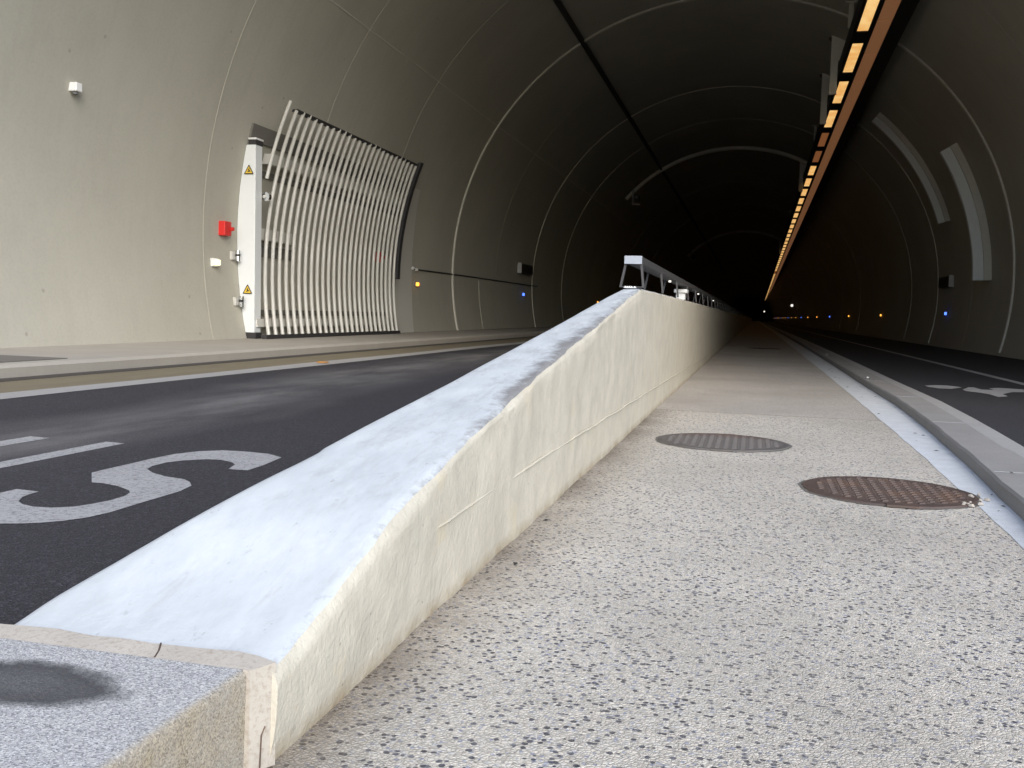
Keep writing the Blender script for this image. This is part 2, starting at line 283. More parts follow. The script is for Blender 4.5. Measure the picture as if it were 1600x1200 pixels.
# left raised walkway
m=MB()
prof=[(-4.58,ZR-.1),(-4.58,.135),(-4.575,.200),(-4.60,.222),(-4.86,.224),(-4.865,.222),(-4.875,.224),(-6.5,.224),(-6.5,-.05)]
ys=[-8]+[2*i for i in range(0,60)]+[YE]
for a,b in zip(ys,ys[1:]): pass
m.prism(prof,'y',-8,YE); pv=m.build('pavement',M['concrete'])
tag(pv,'raised concrete walkway along the left tunnel wall','pavement',kind='structure')
m=MB(); m.box(-4.577,-4.55,-8,YE,ZR+.004,ZR+.022); m.build('drain_slot',M['joint_dark'],pv)
m=MB(); m.box(-5.35,-4.72,4.6,5.85,.2245,.229); m.build('access_cover',M['dark_fill'],pv)

# footway between the parapet and the right-hand kerb
kb=[(-12,.60),(1.0,.66),(2.0,.77),(3.5,.905),(3.87,.925),(4.44,.965),(5.0,.995),(5.88,1.04),(6.68,1.075),(8.03,1.115),(10.5,1.12),(15.07,1.16),(23,1.20),(40,1.24),(YE,1.3)]
gi=[(-12,.60),(1.0,.655),(2.0,.745),(3.08,.802),(4.08,.819),(5.35,.84),(6.64,.85),(11,.882),(36,.95),(YE,1.0)]
def samp(a,b):
    out=[]; y=a
    while y<b: out.append(y); y+= .12 if y<9 else (.6 if y<30 else 8)
    return out+[b]
ysm=samp(-3,YE)
def wig(y,s=0): return .006*math.sin(y*5.1+s)+.005*math.sin(y*11.3+s*2)+.003*math.sin(y*23+s)
m=MB(); m.sheet([(-.75,y,0) for y in (-12,6.75)],[(1.0,y,0) for y in (-12,6.75)]); fw=m.build('footway',M['footway'])
tag(fw,'speckled pale exposed aggregate footway between parapet and kerb','footway',kind='structure')
m=MB(); m.sheet([(-.75,y,0) for y in (6.75,YE)],[(1.25,y,0) for y in (6.75,YE)]); m.build('far_paving',M['footway_worn'],fw)
m=MB(); m.sheet([(lerp(gi,y)+wig(y,1.3)*.45,y,.0015) for y in ysm],[(lerp(kb,y)+.03,y,.0015) for y in ysm]); m.build('gutter_strip',M['kerb_gutter'],fw)

# right kerb and lane
ke=lambda y: lerp(kb,y)+.21+ (.02 if y<5 else .0)
m=MB()
A=[(lerp(kb,y)+.002*wig(y),y,-.03) for y in ysm]; B=[(lerp(kb,y)+.004+wig(y,2)*.4,y,.052) for y in ysm]; B2=[(lerp(kb,y)+.014+wig(y,2)*.4,y,.062) for y in ysm]
Cc=[(ke(y)-.008,y,.064) for y in ysm]; C2=[(ke(y),y,.058) for y in ysm]; D=[(ke(y),y,-.03) for y in ysm]
for P,Q in ((A,B),(B,B2),(B2,Cc),(Cc,C2),(C2,D)): m.sheet(P,Q)
kr=m.build('kerb',M['kerb_stone'],smooth=True,sharp=30); tag(kr,'low grey stone kerb curving along the right of the footway','kerb',kind='structure')
m=MB()
y=2.2
while y<40: m.box(lerp(kb,y)+.02,ke(y)-.012,y,y+.004,.0642,.0648); y+=2.0
m.build('mortar_joint',M['kerb_gutter'],kr)
lane=tag(empty('bike_lane'),'dark asphalt cycle lane right of the kerb','cycle lane',kind='structure')
m=MB(); m.sheet([(ke(y)+.0005,y,ZL) for y in ysm],[(4.9,y,.10) for y in ysm]); m.build('carriageway',M['asphalt_lane'],lane)
zl=lambda x: ZL+(.10-ZL)*(x-1.1)/3.8
m=MB(); m.sheet([(ke(y)+.004,y,ZL+.0015) for y in ysm],[(ke(y)+.115,y,ZL+.0032) for y in ysm]); m.build('edge_line',M['lane_paint'],lane)
m=MB(); m.sheet([(2.62,y,zl(2.62)+.0015) for y in (-8,YE)],[(2.72,y,zl(2.72)+.0015) for y in (-8,YE)]); m.build('lane_line',M['road_paint'],lane)
b1=[(1.62,9.884),(1.726,10.005),(1.842,10.009),(1.912,9.876),(1.924,9.766),(1.787,9.502),(1.682,9.529),(1.619,9.703)]
b2=[(1.871,9.449),(2.0,9.848),(2.047,9.851),(2.053,9.572),(2.158,9.56),(2.163,9.786),(2.268,9.886),(2.461,9.776),(2.362,9.379),(2.256,9.335),(2.108,9.027),(2.092,8.782),(1.991,8.662),(1.99,8.951),(1.943,9.13),(1.868,9.273)]
m=MB()
for pl in (b1,b2): m.add([(x,y,zl(x)+.0015) for x,y in pl],[tuple(range(len(pl)))])
o=m.build('bicycle_marking',M['road_paint'],lane)
bm=bmesh.new(); bm.from_mesh(o.data); bmesh.ops.triangulate(bm,faces=bm.faces)
for f in bm.faces:
    if f.normal.z<0: f.normal_flip()
bm.to_mesh(o.data); bm.free()

# ------------------------------------------------------------------ the tunnel bore
tun=tag(empty('tunnel'),'round concrete road tunnel bore receding into the dark','tunnel')
ANG=[math.radians(-24+i*228/152) for i in range(153)]
yv=[Y0+1.4*i for i in range(30)]+[Y0+42+8*i for i in range(36)]; yv[-1]=YE
m=MB(); n=len(ANG)
m.v=[(arc(R,t)[0],y,arc(R,t)[1]) for y in yv for t in ANG]
m.f=[(j*n+i,(j+1)*n+i,(j+1)*n+i+1,j*n+i+1) for j in range(len(yv)-1) for i in range(n-1)]; m.m=[0]*len(m.f)
m.build('lining',M['lining'],tun,smooth=True,recalc=False)
m=MB(); m.add([(-7,YE,-1),(6,YE,-1),(6,YE,8),(-7,YE,8)],[(0,1,2,3)]); m.build('end_wall',M['lining'],tun)
# portal wall around the mouth
def rect_pt(t):
    c,s=math.cos(t),math.sin(t); k_=min(14/abs(c) if abs(c)>1e-6 else 1e9,(9.2/s if s>0 else 2.2/abs(s) if s<0 else 1e9)); return (CX+k_*c,CZ+k_*s)
m=MB(); nn=len(ANG)
i0=[(arc(R,t)[0],Y0-.5,arc(R,t)[1]) for t in ANG]; i1=[(p[0],Y0,p[2]) for p in i0]
o0=[(rect_pt(t)[0],Y0-.5,rect_pt(t)[1]) for t in ANG]; o1=[(p[0],Y0+.3,p[2]) for p in o0]
m.sheet(i0,o0); m.sheet(i0,i1); m.sheet(o0,o1); m.build('portal_wall',M['facade'],tun,recalc=True)
def band(y,w,dr,mat,name,t0=-14,t1=194,seg=120):
    m=MB(); T=[math.radians(t0+(t1-t0)*i/seg) for i in range(seg+1)]
    def ln(r,yy): return [(arc(r,t)[0],yy,arc(r,t)[1]) for t in T]
    m.sheet(ln(R,y-w/2),ln(R-dr,y-w/2)); m.sheet(ln(R-dr,y-w/2),ln(R-dr,y+w/2)); m.sheet(ln(R-dr,y+w/2),ln(R,y+w/2))
    return m.build(name,mat,tun,smooth=True,sharp=30)
for y,w,mt in ((9.96,.016,'joint_faint'),(12.6,.009,'joint_faint'),(15.57,.015,'joint_faint'),(19.4,.075,'joint_pale'),(22.9,.015,'joint_faint'),(26.9,.05,'joint_pale'),(31.2,.02,'joint_faint'),(45.5,.03,'joint_faint'),(54.5,.03,'joint_faint')):
    band(y,w,.004 if w<.02 else (.035 if y==19.4 else .02),M[mt],'joint_strip')
for y,dr,a,b in ((36.25,.11,63,139),(70.2,.16,63,139)):
    band(y,.16,dr,M['baffle_pale'],'lining_rib',a,b,60)
m=MB()
for t in (wall_t(4.45),):
    for y in range(6,40):
        m.tube([arc(R-.001,t)[:1]+(y+.02*i,)+arc(R-.001,t)[1:] for i in (0,)]+[(arc(R-.001,t)[0],y+.98,arc(R-.001,t)[1])],.009,5)
m.build('seam',M['joint_pale'],tun)
m=MB()
t=wall_t(6.08); p=arc(R-.03,t)
m.box(p[0]-.036,p[0]+.036,Y0+.05,220,p[1]-.035,p[1]+.06); o=m.build('cable_duct',M['black_steel'])
tag(o,'thin black cable duct running along the upper left of the vault','cable duct')

# ------------------------------------------------------------------ sloping parapet
zp=[(1.19,.145),(1.257,.158),(1.322,.170),(1.428,.199),(1.507,.226),(1.594,.254),(1.781,.293),(1.965,.323),(2.187,.360),(2.529,.413),(2.893,.466),(3.429,.538),(4.194,.635),(4.948,.738),(5.452,.797),(5.55,.803),(8,.806),(YE,.806)]
xl=[(1.19,-1.09),(1.25,-1.10),(1.324,-1.098),(1.458,-1.06),(1.59,-1.015),(1.814,-.973),(1.924,-.954),(2.178,-.927),(2.488,-.891),(2.702,-.869),(3.315,-.83),(3.783,-.808),(4.353,-.785),(4.871,-.757),(5.42,-.737),(YE,-.737)]
def sm(tab,y,w=.05): return (lerp(tab,y-w)+lerp(tab,y)+lerp(tab,y+w))/3 if y<5.3 else lerp(tab,y)
yw=[]; y=1.192
while y<5.6: yw.append(y); y+=.03
yw+= [5.6+.25*i for i in range(1,40)]+[15.6+3*i for i in range(1,30)]+[YE]
def nz(a,b): return math.sin(a*9.1+b)*.5+math.sin(a*21.7+b*2.3)*.3+math.sin(a*47+b*1.1)*.2
secs=[]; NT_=14
for y in yw:
    z=sm(zp,y); x0=-.625; x1=sm(xl,y)
    cr=.028 if y<2 else .02
    s=[]
    for i in range(15):   # footway face
        f=i/14; zz=(z-cr)*f; s.append((x0-.012*(1-f)**2+.007*MN.noise((y*2.6,zz*3.2,1.7))+.003*MN.noise((y*9,zz*9,4.1)),y,zz,-1))
    e=.004*nz(y*1.7,3)
    for a in (.35,.8,1.2): s.append((x0-cr+cr*math.cos(a)+e,y,z-cr+cr*math.sin(a)+.003*nz(y,1),0))
    for i in range(NT_+1):
        f=i/NT_; xx=(x0-cr)+(x1+cr-(x0-cr))*f; s.append((xx,y,z+.004*nz(y+xx*3,f*5)*min(1,f*4,(1-f)*4),f))
    for a in (.5,1.1): s.append((x1+cr-cr*math.sin(a),y,z-cr+cr*math.cos(a),1))
    s.append((x1,y,z-cr-.005,-1)); s.append((x1,y,.02,-1))
    secs.append(s)
n=len(secs[0])
me=bpy.data.meshes.new('body')
def strip(i0,i1):
    m=MB(); k_=i1-i0+1
    m.v=[p[:3] for s in secs for p in s[i0:i1+1]]
    m.f=[(j*k_+i,(j+1)*k_+i,(j+1)*k_+i+1,j*k_+i+1) for j in range(len(secs)-1) for i in range(k_-1)]; m.m=[0]*len(m.f); return m,k_
par=tag(empty('parapet_wall',(0,0,0)),'cream plastered concrete parapet rising from the kerb with a white painted sloping top','parapet')
m,k_=strip(0,16); bd=len(m.v)
m2,_=strip(n-3,n-1)
m.add(m2.v,m2.f)
m.add([p[:3] for p in secs[0]],[tuple(range(n))]); m.add([p[:3] for p in secs[-1]],[tuple(range(n))[::-1]])
m.build('body',M['plaster'],par,smooth=True,sharp=50)
m,k_=strip(16,n-3); o=m.build('painted_top',M['white_paint'],par,smooth=True,sharp=60,recalc=True)
uv=o.data.uv_layers.new(name='UVMap')
vu=[]
for s in secs:
    for i in range(16,n-2):
        p=s[i]; vu.append((abs(p[0]-s[16][0]),(p[1]-1.19)/4.3))
for l in o.data.loops: uv.data[l.index].uv=vu[l.vertex_index]
m=MB(); pts=[]; y=1.9
while y<14: pts.append((-.6285+.0015*math.sin(y*7),y,.192-.0075*max(0,y-3)+.0015*math.sin(y*9)+.001*math.sin(y*31))); y+=.08
m.tube(pts,.0042,6); m.build('plaster_seam',M['plaster'],par,smooth=True)
# kerb island nose
isl=tag(empty('kerb_island'),'speckled stone kerb nose with a dark round stain at the low end of the parapet','kerb stone')
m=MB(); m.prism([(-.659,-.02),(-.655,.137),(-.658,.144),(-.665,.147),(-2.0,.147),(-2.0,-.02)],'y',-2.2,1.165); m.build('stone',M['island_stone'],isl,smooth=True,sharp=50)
m=MB(); N_=40
T0=[(-.650,1.164,.1468)]+[(-.66-1.34*i/N_,1.164,.1472) for i in range(N_+1)]
T1=[(-.6275,1.197,.150)]+[(-.66-1.34*i/N_,1.204+.003*math.sin(i*.8)+.002*math.sin(i*2.1),.1535+.0012*math.sin(i*1.3)) for i in range(N_+1)]
m.sheet(T0,T1); B0=[(-.650,1.164,-.01)]; B1=[(-.629,1.200,-.01)]
m.add([B0[0],B1[0],T1[0],T0[0],(-.70,1.164,-.01),(-.66,1.164,.1472)],[(0,1,2,3),(0,3,5,4)])
m.build('mortar_bed',M['mortar'],isl)
m=MB(); m.tube([(-.6405,1.177,.0),(-.6395,1.179,.05),(-.6365,1.184,.062)],.0012,4); m.build('crack',M['rust_iron'],isl); m=MB(); m.tube([(-.80,1.166,.1478),(-.806,1.185,.1505),(-.815,1.203,.154)],.0014,4); m.build('crack',M['rust_iron'],isl)

# handrail-like cable tray on trapezoid frames along the parapet top
tray=tag(empty('cable_tray',(-.68,5.45,.806)),'galvanised box rail on splayed legs along the parapet top','rail')
def part(m,name,mat,parent,**kw):
    o=m.build(name,mat,None,**kw); o.parent=parent; o.matrix_parent_inverse=parent.matrix_basis.inverted() if parent.location.length else Matrix(); return o
m=MB(); m.box(-.722,-.627,5.455,120,.940,.982); part(m,'box_rail',M['galv'],tray,bevel=.004)
m=MB(); m.box(-.724,-.625,5.445,5.4555,.9385,.9835); part(m,'end_cap',M['rail_cover'],tray)
m=MB(); m.box(-.748,-.612,5.452,5.480,.8065,.812); part(m,'base_bar',M['galv'],tray)
yy=[5.46,6.65,8.0,9.3,10.6,12.1,13.4]+[14.6+1.3*i for i in range(24)]
for y in yy:
    for xa,xb in ((-.614,-.630),(-.744,-.718)):
        m=MB(); m.add([(xa-.006,y,.807),(xa+.006,y,.807),(xa+.006,y+.03,.807),(xa-.006,y+.03,.807),(xb-.006,y,.941),(xb+.006,y,.941),(xb+.006,y+.03,.941),(xb-.006,y+.03,.941)],[(0,3,2,1),(4,5,6,7),(0,1,5,4),(1,2,6,5),(2,3,7,6),(3,0,4,7)])
        part(m,'leg',M['galv'],tray)
jb=tag(empty('junction_box',(-.68,9.2,.807)),'pale box with a lid standing under the parapet rail','junction box')
m=MB(); m.box(-.715,-.635,9.10,9.28,.807,.870); part(m,'body',M['white_plastic'],jb,bevel=.005)
m=MB(); m.box(-.735,-.615,9.08,9.30,.870,.905); part(m,'lid',M['white_plastic'],jb,bevel=.006)
m=MB()
for i in range(14):
    x=-.685+random.uniform(-.03,.035); y=5.43+random.uniform(-.05,.07); s=random.uniform(.003,.010)
    m.add([(x-s,y-s,.803),(x+s,y-s*.7,.803),(x+s*.8,y+s,.803),(x-s*.7,y+s*.8,.803),(x+random.uniform(-s,s)*.4,y,.803+s*random.uniform(.9,1.6))],[(0,1,4),(1,2,4),(2,3,4),(3,0,4),(3,2,1,0)])
tag(m.build('rubble',M['white_plastic']),'white crumbs of debris on the parapet peak under the rail','debris',kind='stuff')

# ------------------------------------------------------------------ manhole covers
def cover(name,x,y,r,mat,label,rows=True):
    e=tag(empty(name,(x,y,.001)),label,'manhole cover','iron manhole covers in the footway')
    N=64; m=MB()
    m.add([(0,0,.006)]+[((r-.016)*math.cos(2*math.pi*i/N),(r-.016)*math.sin(2*math.pi*i/N),.006) for i in range(N)],[(0,1+i,1+(i+1)%N) for i in range(N)])
    m.build('plate',M[mat],e)
    m=MB()
    def ring(rr,z,j): return [(rr*(1+.012*j*math.sin(i*.9)+.01*j*math.sin(i*2.3))*math.cos(2*math.pi*i/N),rr*(1+.012*j*math.sin(i*.9)+.01*j*math.sin(i*2.3))*math.sin(2*math.pi*i/N),z) for i in range(N+1)]
    m.sheet(ring(r-.020,.002,0),ring(r-.014,.0065,0)); m.sheet(ring(r-.014,.0065,0),ring(r-.002,.0065,.3)); m.sheet(ring(r-.002,.0065,.3),ring(r+.004,-.001,1)); m.build('frame',M[mat],e,smooth=True,sharp=30)
    m=MB(); m.sheet(ring(r+.003,.0012,1),ring(r+.014,.0012,1)); m.build('gap',M['dark_fill'],e)
    if rows:
        m=MB(); st=.036; i=0; py=-r
        while py<r:
            px=-r+(i%2)*st*.7
            while px<r:
                if math.hypot(px,py)<r-.045:
                    a=.5 if i%2 else -.5; dx,dy=.0135*math.cos(a),.0135*math.sin(a); nx,ny=-.0048*math.sin(a),.0048*math.cos(a)*(.8 if mat=='grey_iron' else 1)
                    q=[(px-dx-nx,py-dy-ny),(px+dx-nx,py+dy-ny),(px+dx+nx,py+dy+ny),(px-dx+nx,py-dy+ny)]
                    qt=[(px+(u-px)*.7,py+(v-py)*.7) for u,v in q]
                    m.add([(u,v,.006) for u,v in q]+[(u,v,.0085 if mat=='grey_iron' else .0115) for u,v in qt],[(4,5,6,7),(0,1,5,4),(1,2,6,5),(2,3,7,6),(3,0,4,7)])
                px+=st*1.15
            py+=st*.62; i+=1
        m.build('tread',M[mat],e)
        m=MB(); m.box(-.045,.06,-r-.018,-r+.02,.002,.010); m.build('lifting_lug',M[mat],e)
        m=MB(); m.box(-.05,.05,r-.075,r-.035,.006,.011); m.build('lifting_lug',M[mat],e)
    return e
cover('manhole_cover',.53,3.90,.315,'rust_iron','rusty brown tread manhole cover beside the white kerb strip')
cover('manhole_cover',-.13,5.10,.335,'grey_iron','grey-brown manhole cover halfway between the parapet and the kerb')
cover('manhole_cover',.25,21.9,.34,'rust_iron','dark manhole cover far along the footway in the gloom',rows=False)
m=MB()
for i in range(12):
    a=random.uniform(-.75,.35); rr=random.uniform(.29,.345); x=.53+rr*math.cos(a); y=3.90+rr*math.sin(a); q=random.uniform(.005,.013); n=8
    rad=[random.uniform(.75,1.2) for _ in range(n)]
    L1=[(x+q*rad[j]*math.cos(j*.785),y+q*rad[j]*math.sin(j*.785),.004) for j in range(n)]; L2=[(x+q*.6*rad[j]*math.cos(j*.785),y+q*.6*rad[j]*math.sin(j*.785),.009+q*.28) for j in range(n)]
    m.add(L1+L2+[(x,y,.010+q*.34)],[(j,(j+1)%n,n+(j+1)%n,n+j) for j in range(n)]+[(n+j,n+(j+1)%n,2*n) for j in range(n)])
tag(m.build('mortar_patch',M['mortar'],smooth=True),'crumbled pale mortar lumps at the rusty cover rim near the kerb','mortar',kind='stuff')

m=MB()
for i in range(46):
    if i<30: y=random.uniform(2.2,14); x=random.uniform(lerp(gi,y)+.02,lerp(kb,y)-.01); z=.003
    elif i<38: y=random.uniform(2.2,12); x=lerp(kb,y)+random.uniform(.03,.19); z=.066
    else: y=random.uniform(1.5,7); x=random.uniform(-.62,-.5); z=.002
    a=random.uniform(0,6.28); l=random.uniform(.005,.014 if i>=38 else .019); w=l*random.uniform(.2,.5); ca,sa=math.cos(a),math.sin(a)
    P=lambda u,v,h:(x+u*ca-v*sa,y+u*sa+v*ca,z+h)
    m.add([P(-l,0,0),P(0,-w,.003),P(l,0,.001),P(0,w,.004)],[(0,1,2,3)])
tag(m.build('litter',M['dark_rubber']),'small dark leaf scraps scattered along the kerb gutter and footway edges','litter',kind='stuff')

# ------------------------------------------------------------------ sliding grille gate on the left wall
gate=tag(empty('grille_gate'),'white grille gate of curved vertical bars leaning on the left wall','gate')
RB=R-.22
def lean(z): return .15*(z-.25)
def barpts(y,z0,z1,r=RB,n=16): 
    out=[]
    for i in range(n+1):
        z=z0+(z1-z0)*i/n; t=wall_t(z,r); out.append((arc(r,t)[0],y+lean(z),z))
    return out
NB=25
for i in range(NB):
    y=10.86+(15.29-10.86)*i/(NB-1); m=MB(); m.tube(barpts(y,.27,3.10+.02*math.sin(i)),.0245,8); m.build('bar',M['gate_metal'],gate,smooth=True)
m=MB(); m.tube(barpts(10.62,2.2,3.17,RB-.01),.022,8); m.build('bar',M['gate_metal'],gate,smooth=True)
def rail(y0,y1,z0,z1,r0,r1,mat,name,parent,ln=True):
    m=MB(); n=8; Z=[z0+(z1-z0)*i/n for i in range(n+1)]
    def L(r,y): return [(arc(r,wall_t(z,r))[0],y+(lean(z) if ln else 0),z) for z in Z]
    a,b,c,d=L(r0,y0),L(r0,y1),L(r1,y0),L(r1,y1)
    m.sheet(c,d); m.sheet(a,b); m.sheet(a,c); m.sheet(b,d)
    m.add([a[0],b[0],d[0],c[0],a[-1],b[-1],d[-1],c[-1]],[(0,1,2,3),(4,5,6,7)])
    return m.build(name,mat,parent,smooth=True,sharp=30)
rail(10.72,15.6,2.40,2.53,R-.055,R-.16,M['gate_metal'],'cross_rail',gate)
rail(10.72,15.7,.37,.47,R-.055,R-.16,M['gate_metal'],'cross_rail',gate)
rail(10.75,11.75,1.46,1.60,R-.055,R-.16,M['gate_metal'],'cross_rail',gate)
rail(10.72,15.32,.226,.275,RB+.03,RB-.05,M['dark_rubber'],'bottom_track',gate,ln=False)
rail(15.40,15.52,1.15,3.16,RB+.03,RB-.03,M['dark_rubber'],'edge_post',gate)
rail(10.84,15.31,3.085,3.115,RB+.05,RB-.015,M['dark_rubber'],'top_rail',gate)
ww=tag(empty('gate_dark_plates'),'dark horizontal slot openings in the left wall behind the grille bars','wall recess')  # thin plates on the wall; darkness of openings is put into their colour
rail(10.72,16.0,2.64,2.84,R-.002,R-.03,M['dark_fill'],'dark_plate',ww,ln=False)
rail(10.95,16.0,2.25,2.33,R-.002,R-.025,M['dark_fill'],'dark_plate',ww,ln=False)
rail(11.0,12.1,1.26,1.40,R-.002,R-.03,M['dark_fill'],'dark_plate',ww,ln=False)
rail(11.0,15.9,.51,.58,R-.002,R-.03,M['dark_fill'],'dark_plate',ww,ln=False)
m=MB(); Z=[.224+(2.80-.224)*i/24 for i in range(25)]
ye=lambda z: lerp([(.224,16.60),(.8,16.75),(1.4,16.81),(2.1,16.80),(2.8,16.69)],z)
ya=lambda z: lerp([(.224,15.5),(1.2,15.6),(2.0,16.0),(2.8,16.45)],z)
def JL(r,f): return [(arc(r,wall_t(z,r))[0],f(z),z) for z in Z]
A,B,C_,D_=JL(R-.002,ya),JL(R-.05,ya),JL(R-.05,ye),JL(R-.002,ye)
m.sheet(A,B); m.sheet(B,C_); m.sheet(C_,D_); m.add([A[-1],B[-1],C_[-1],D_[-1]],[(0,1,2,3)])
jm=m.build('gate_jamb',M['gate_metal'],smooth=True,sharp=30)
tag(jm,'pale curved jamb plate on the wall at the far end of the grille','jamb')
# control cabinet at the near end
cab=tag(empty('gate_cabinet'),'tall white cabinet column with two warning triangles beside the grille gate','cabinet')
m=MB(); Z=[.30+(2.58-.30)*i/20 for i in range(21)]
poly=[(arc(R-.004,wall_t(z,R-.004))[0],z) for z in Z]+[(-5.955,2.58),(-5.955,.30)]
m.prism(poly,'y',10.70,10.86); m.build('body',M['cabinet_white'],cab,bevel=.004)
m=MB(); m.box(-6.05,-5.95,10.70,10.87,2.581,2.64); m.build('top_cap',M['dark_rubber'],cab)
m=MB(); m.box(-6.055,-5.945,10.695,10.875,2.641,2.665); m.build('top_ring',M['white_plastic'],cab,bevel=.004)
m=MB(); m.box(-6.08,-5.94,10.71,10.86,.226,.298); m.build('foot',M['dark_rubber'],cab)
for zc in (2.28,.83):
    xc=-6.04 if zc>2 else -6.045
    m=MB(); m.prism([(xc-.06,zc-.052),(xc+.06,zc-.052),(xc,zc+.055)],'y',10.690,10.698); w=m.build('warning_sign',M['yellow_sign'],cab)
    m=MB()
    for a,b in (((-.06,-.052),(.06,-.052)),((.06,-.052),(0,.055)),((0,.055),(-.06,-.052))): m.tube([(xc+a[0]*.97,10.689,zc+a[1]*.97),(xc+b[0]*.97,10.689,zc+b[1]*.97)],.0055,5)
    m.prism([(xc-.02,zc-.032),(xc+.03,zc-.024),(xc+.004,zc-.004),(xc+.012,zc+.018),(xc-.012,zc+.0),(xc-.004,zc-.014)],'y',10.6865,10.6895)
    m.build('pictogram',M['dark_rubber'],w)
for zc,lab in ((1.23,'polished lock with grey plate left of the white cabinet at mid height'),(.675,'polished lock with grey plate left of the white cabinet near its foot')):
    t=wall_t(zc,R); px=arc(R,t)[0]
    e=tag(empty('gate_lock',(px,10.60,zc)),lab,'lock','polished locks beside the cabinet')
    m=MB(); m.box(-.02,.035,-.065,.0,-.05,.05); m.build('plate',M['gate_metal'],e,bevel=.006)
    m=MB(); m.tube([(.055,.03,-.065),(.055,.03,-.005)],.036,14); m.tube([(.055,.03,.022),(.055,.03,.066)],.036,14); m.build('cylinder',M['chrome'],e,smooth=True,sharp=50)
    m=MB(); m.tube([(.055,.03,-.006),(.055,.03,.023)],.026,12); m.build('collar',M['black_steel'],e,smooth=True,sharp=50)
e=tag(empty('pulley',(-5.93,10.93,1.98)),'small round chrome pulley behind the first grille bar','pulley')
m=MB(); m.tube([(0,-.03,0),(0,.03,0)],.055,16); m.build('wheel',M['chrome'],e,smooth=True,sharp=50)
m=MB(); m.tube([(-.01,-.045,0),(-.01,.045,0)],.02,10); m.box(-.16,-.01,-.012,.012,-.012,.012); m.build('axle',M['gate_metal'],e)
def alarm(y,z,label):
    px=arc(R,wall_t(z))[0]; e=tag(empty('alarm_box',(px,y,z)),label,'alarm box','red alarm boxes on the left wall')
    m=MB(); m.box(-.01,.085,-.075,.075,-.085,.085); m.build('box',M['red_paint'],e,bevel=.008)
    m=MB(); m.tube([(.02,.05,0),(.085,.115,0)],.012,8); m.tube([(.085,.075,0),(.112,.075,0)],.024,12); m.build('knob',M['red_paint'],e,smooth=True,sharp=40)
alarm(10.36,1.537,'bright red alarm box with knob left of the white cabinet'); alarm(15.25,1.50,'red alarm box half hidden behind the far grille bars')
e=tag(empty('sensor_box',(arc(R,wall_t(2.56))[0],7.63,2.56)),'small white sensor box high on the pale left wall','sensor')
m=MB(); m.box(-.02,.075,-.045,.04,-.04,.04); m.build('case',M['white_plastic'],e,bevel=.008)
m=MB(); m.tube([(.03,.0,-.044),(.03,.0,-.060)],.026,12); m.build('lens',M['housing_grey'],e)

# ------------------------------------------------------------------ wall marker lights
def marker(side,y,z,kind,label,group,small=False):
    left=side=='l'; t=wall_t(z,R,left); px=arc(R,t)[0]; sg=1 if left else -1
    e=tag(empty('marker_light',(px,y,z)),label,'marker light',group)
    m=MB(); m.box(*sorted((-.03*sg,.035*sg)),-.06,.06,-.05,.05); m.build('housing',M['white_plastic' if kind=='warm' else 'housing_grey'],e,bevel=.008)
    lens={'amber':'amber','blue':'blue','warm':'warm_white','white':'white_lamp'}[kind]
    m=MB(); m.box(*sorted((.0352*sg,.075*sg)),-.045,.045,-.035,.035); m.build('lens',M[lens],e,bevel=.01)
    if kind in('amber','blue'):
        m=MB(); m.box(*sorted((.0353*sg,.06*sg)),.046,.13,-.03,.03); m.build('side_halo',M[kind+'_halo'],e,bevel=.008)  # halo beside the lens, added as a dim glowing block
    return e
gl='marker lights along the left wall'; gr='marker lights along the right wall'
marker('l',10.16,1.124,'warm','lit cream marker light on the left wall below the red alarm box',gl)
marker('l',17.09,1.11,'amber','amber marker light on the left wall just past the grille gate',gl)
marker('l',25.64,1.128,'blue','blue marker light on the left wall under the dark sign',gl)
marker('l',38.55,1.134,'amber','amber marker light just above the sloping parapet edge',gl)
marker('r',25.3,.912,'blue','blue marker light under the dark sign on the right wall',gr)
labs={1:'amber marker light nearest to the blue one on the right wall',2:'second amber marker light beyond the blue one on the right wall',3:'faint blue marker light past the two amber ones on the right wall'}
far='tiny distant amber marker light in the row low on the right wall'; farb='tiny distant blue marker light in the row low on the right wall'
for i in range(1,17):
    kd='blue' if i%3==0 else 'amber'
    marker('r',25.3+12.35*i,.914,kd,labs.get(i,farb if kd=='blue' else far),gr if i in labs else ('far blue marker lights on the right wall' if kd=='blue' else 'far amber marker lights on the right wall'))
# dark emergency signs
for side,y,z,lab in (('l',25.5,1.82,'dark rectangular sign box with pale near edge on the left wall'),('r',25.35,1.69,'dark rectangular sign box with pale near edge on the right wall')):
    left=side=='l'; px=arc(R,wall_t(z,R,left))[0]; sg=1 if left else -1
    e=tag(empty('sign_box',(px,y,z)),lab,'sign')
    m=MB(); m.box(*sorted((-.02*sg,.10*sg)),-.40,1.0,-.13,.13); m.build('case',M['dark_sign'],e,bevel=.006)
    m=MB(); m.box(*sorted((.0*sg,.112*sg)),-.425,-.401,-.14,.14); m.build('edge_frame',M['duct_grey'],e)
    m=MB(); m.box(*sorted((.1005*sg,.104*sg)),-.33,.93,-.09,.09); m.build('face',M['black_steel'],e)
# conduit and hatch on the left wall
m=MB(); px=arc(R-.02,wall_t(1.40))[0]; m.tube([(px,16.85,1.385),(px,20,1.40),(px,27.5,1.405)],.014,6); cd=m.build('conduit',M['dark_rubber'],smooth=True)
tag(cd,'thin dark conduit along the left wall from the gate past the dark sign','conduit')
m=MB(); m.tube([(px+.01,16.8,1.385),(px+.03,16.86,1.40)],.035,8); m.tube([(px+.01,17.05,1.378),(px+.02,17.1,1.38)],.03,8); m.build('insulator',M['white_plastic'],cd)
ht=rail(21.4,23.9,.226,1.33,R-.001,R-.012,M['lining'],'wall_hatch',None,ln=False); tag(ht,'flush grey hatch panel low on the left wall under the conduit','hatch')
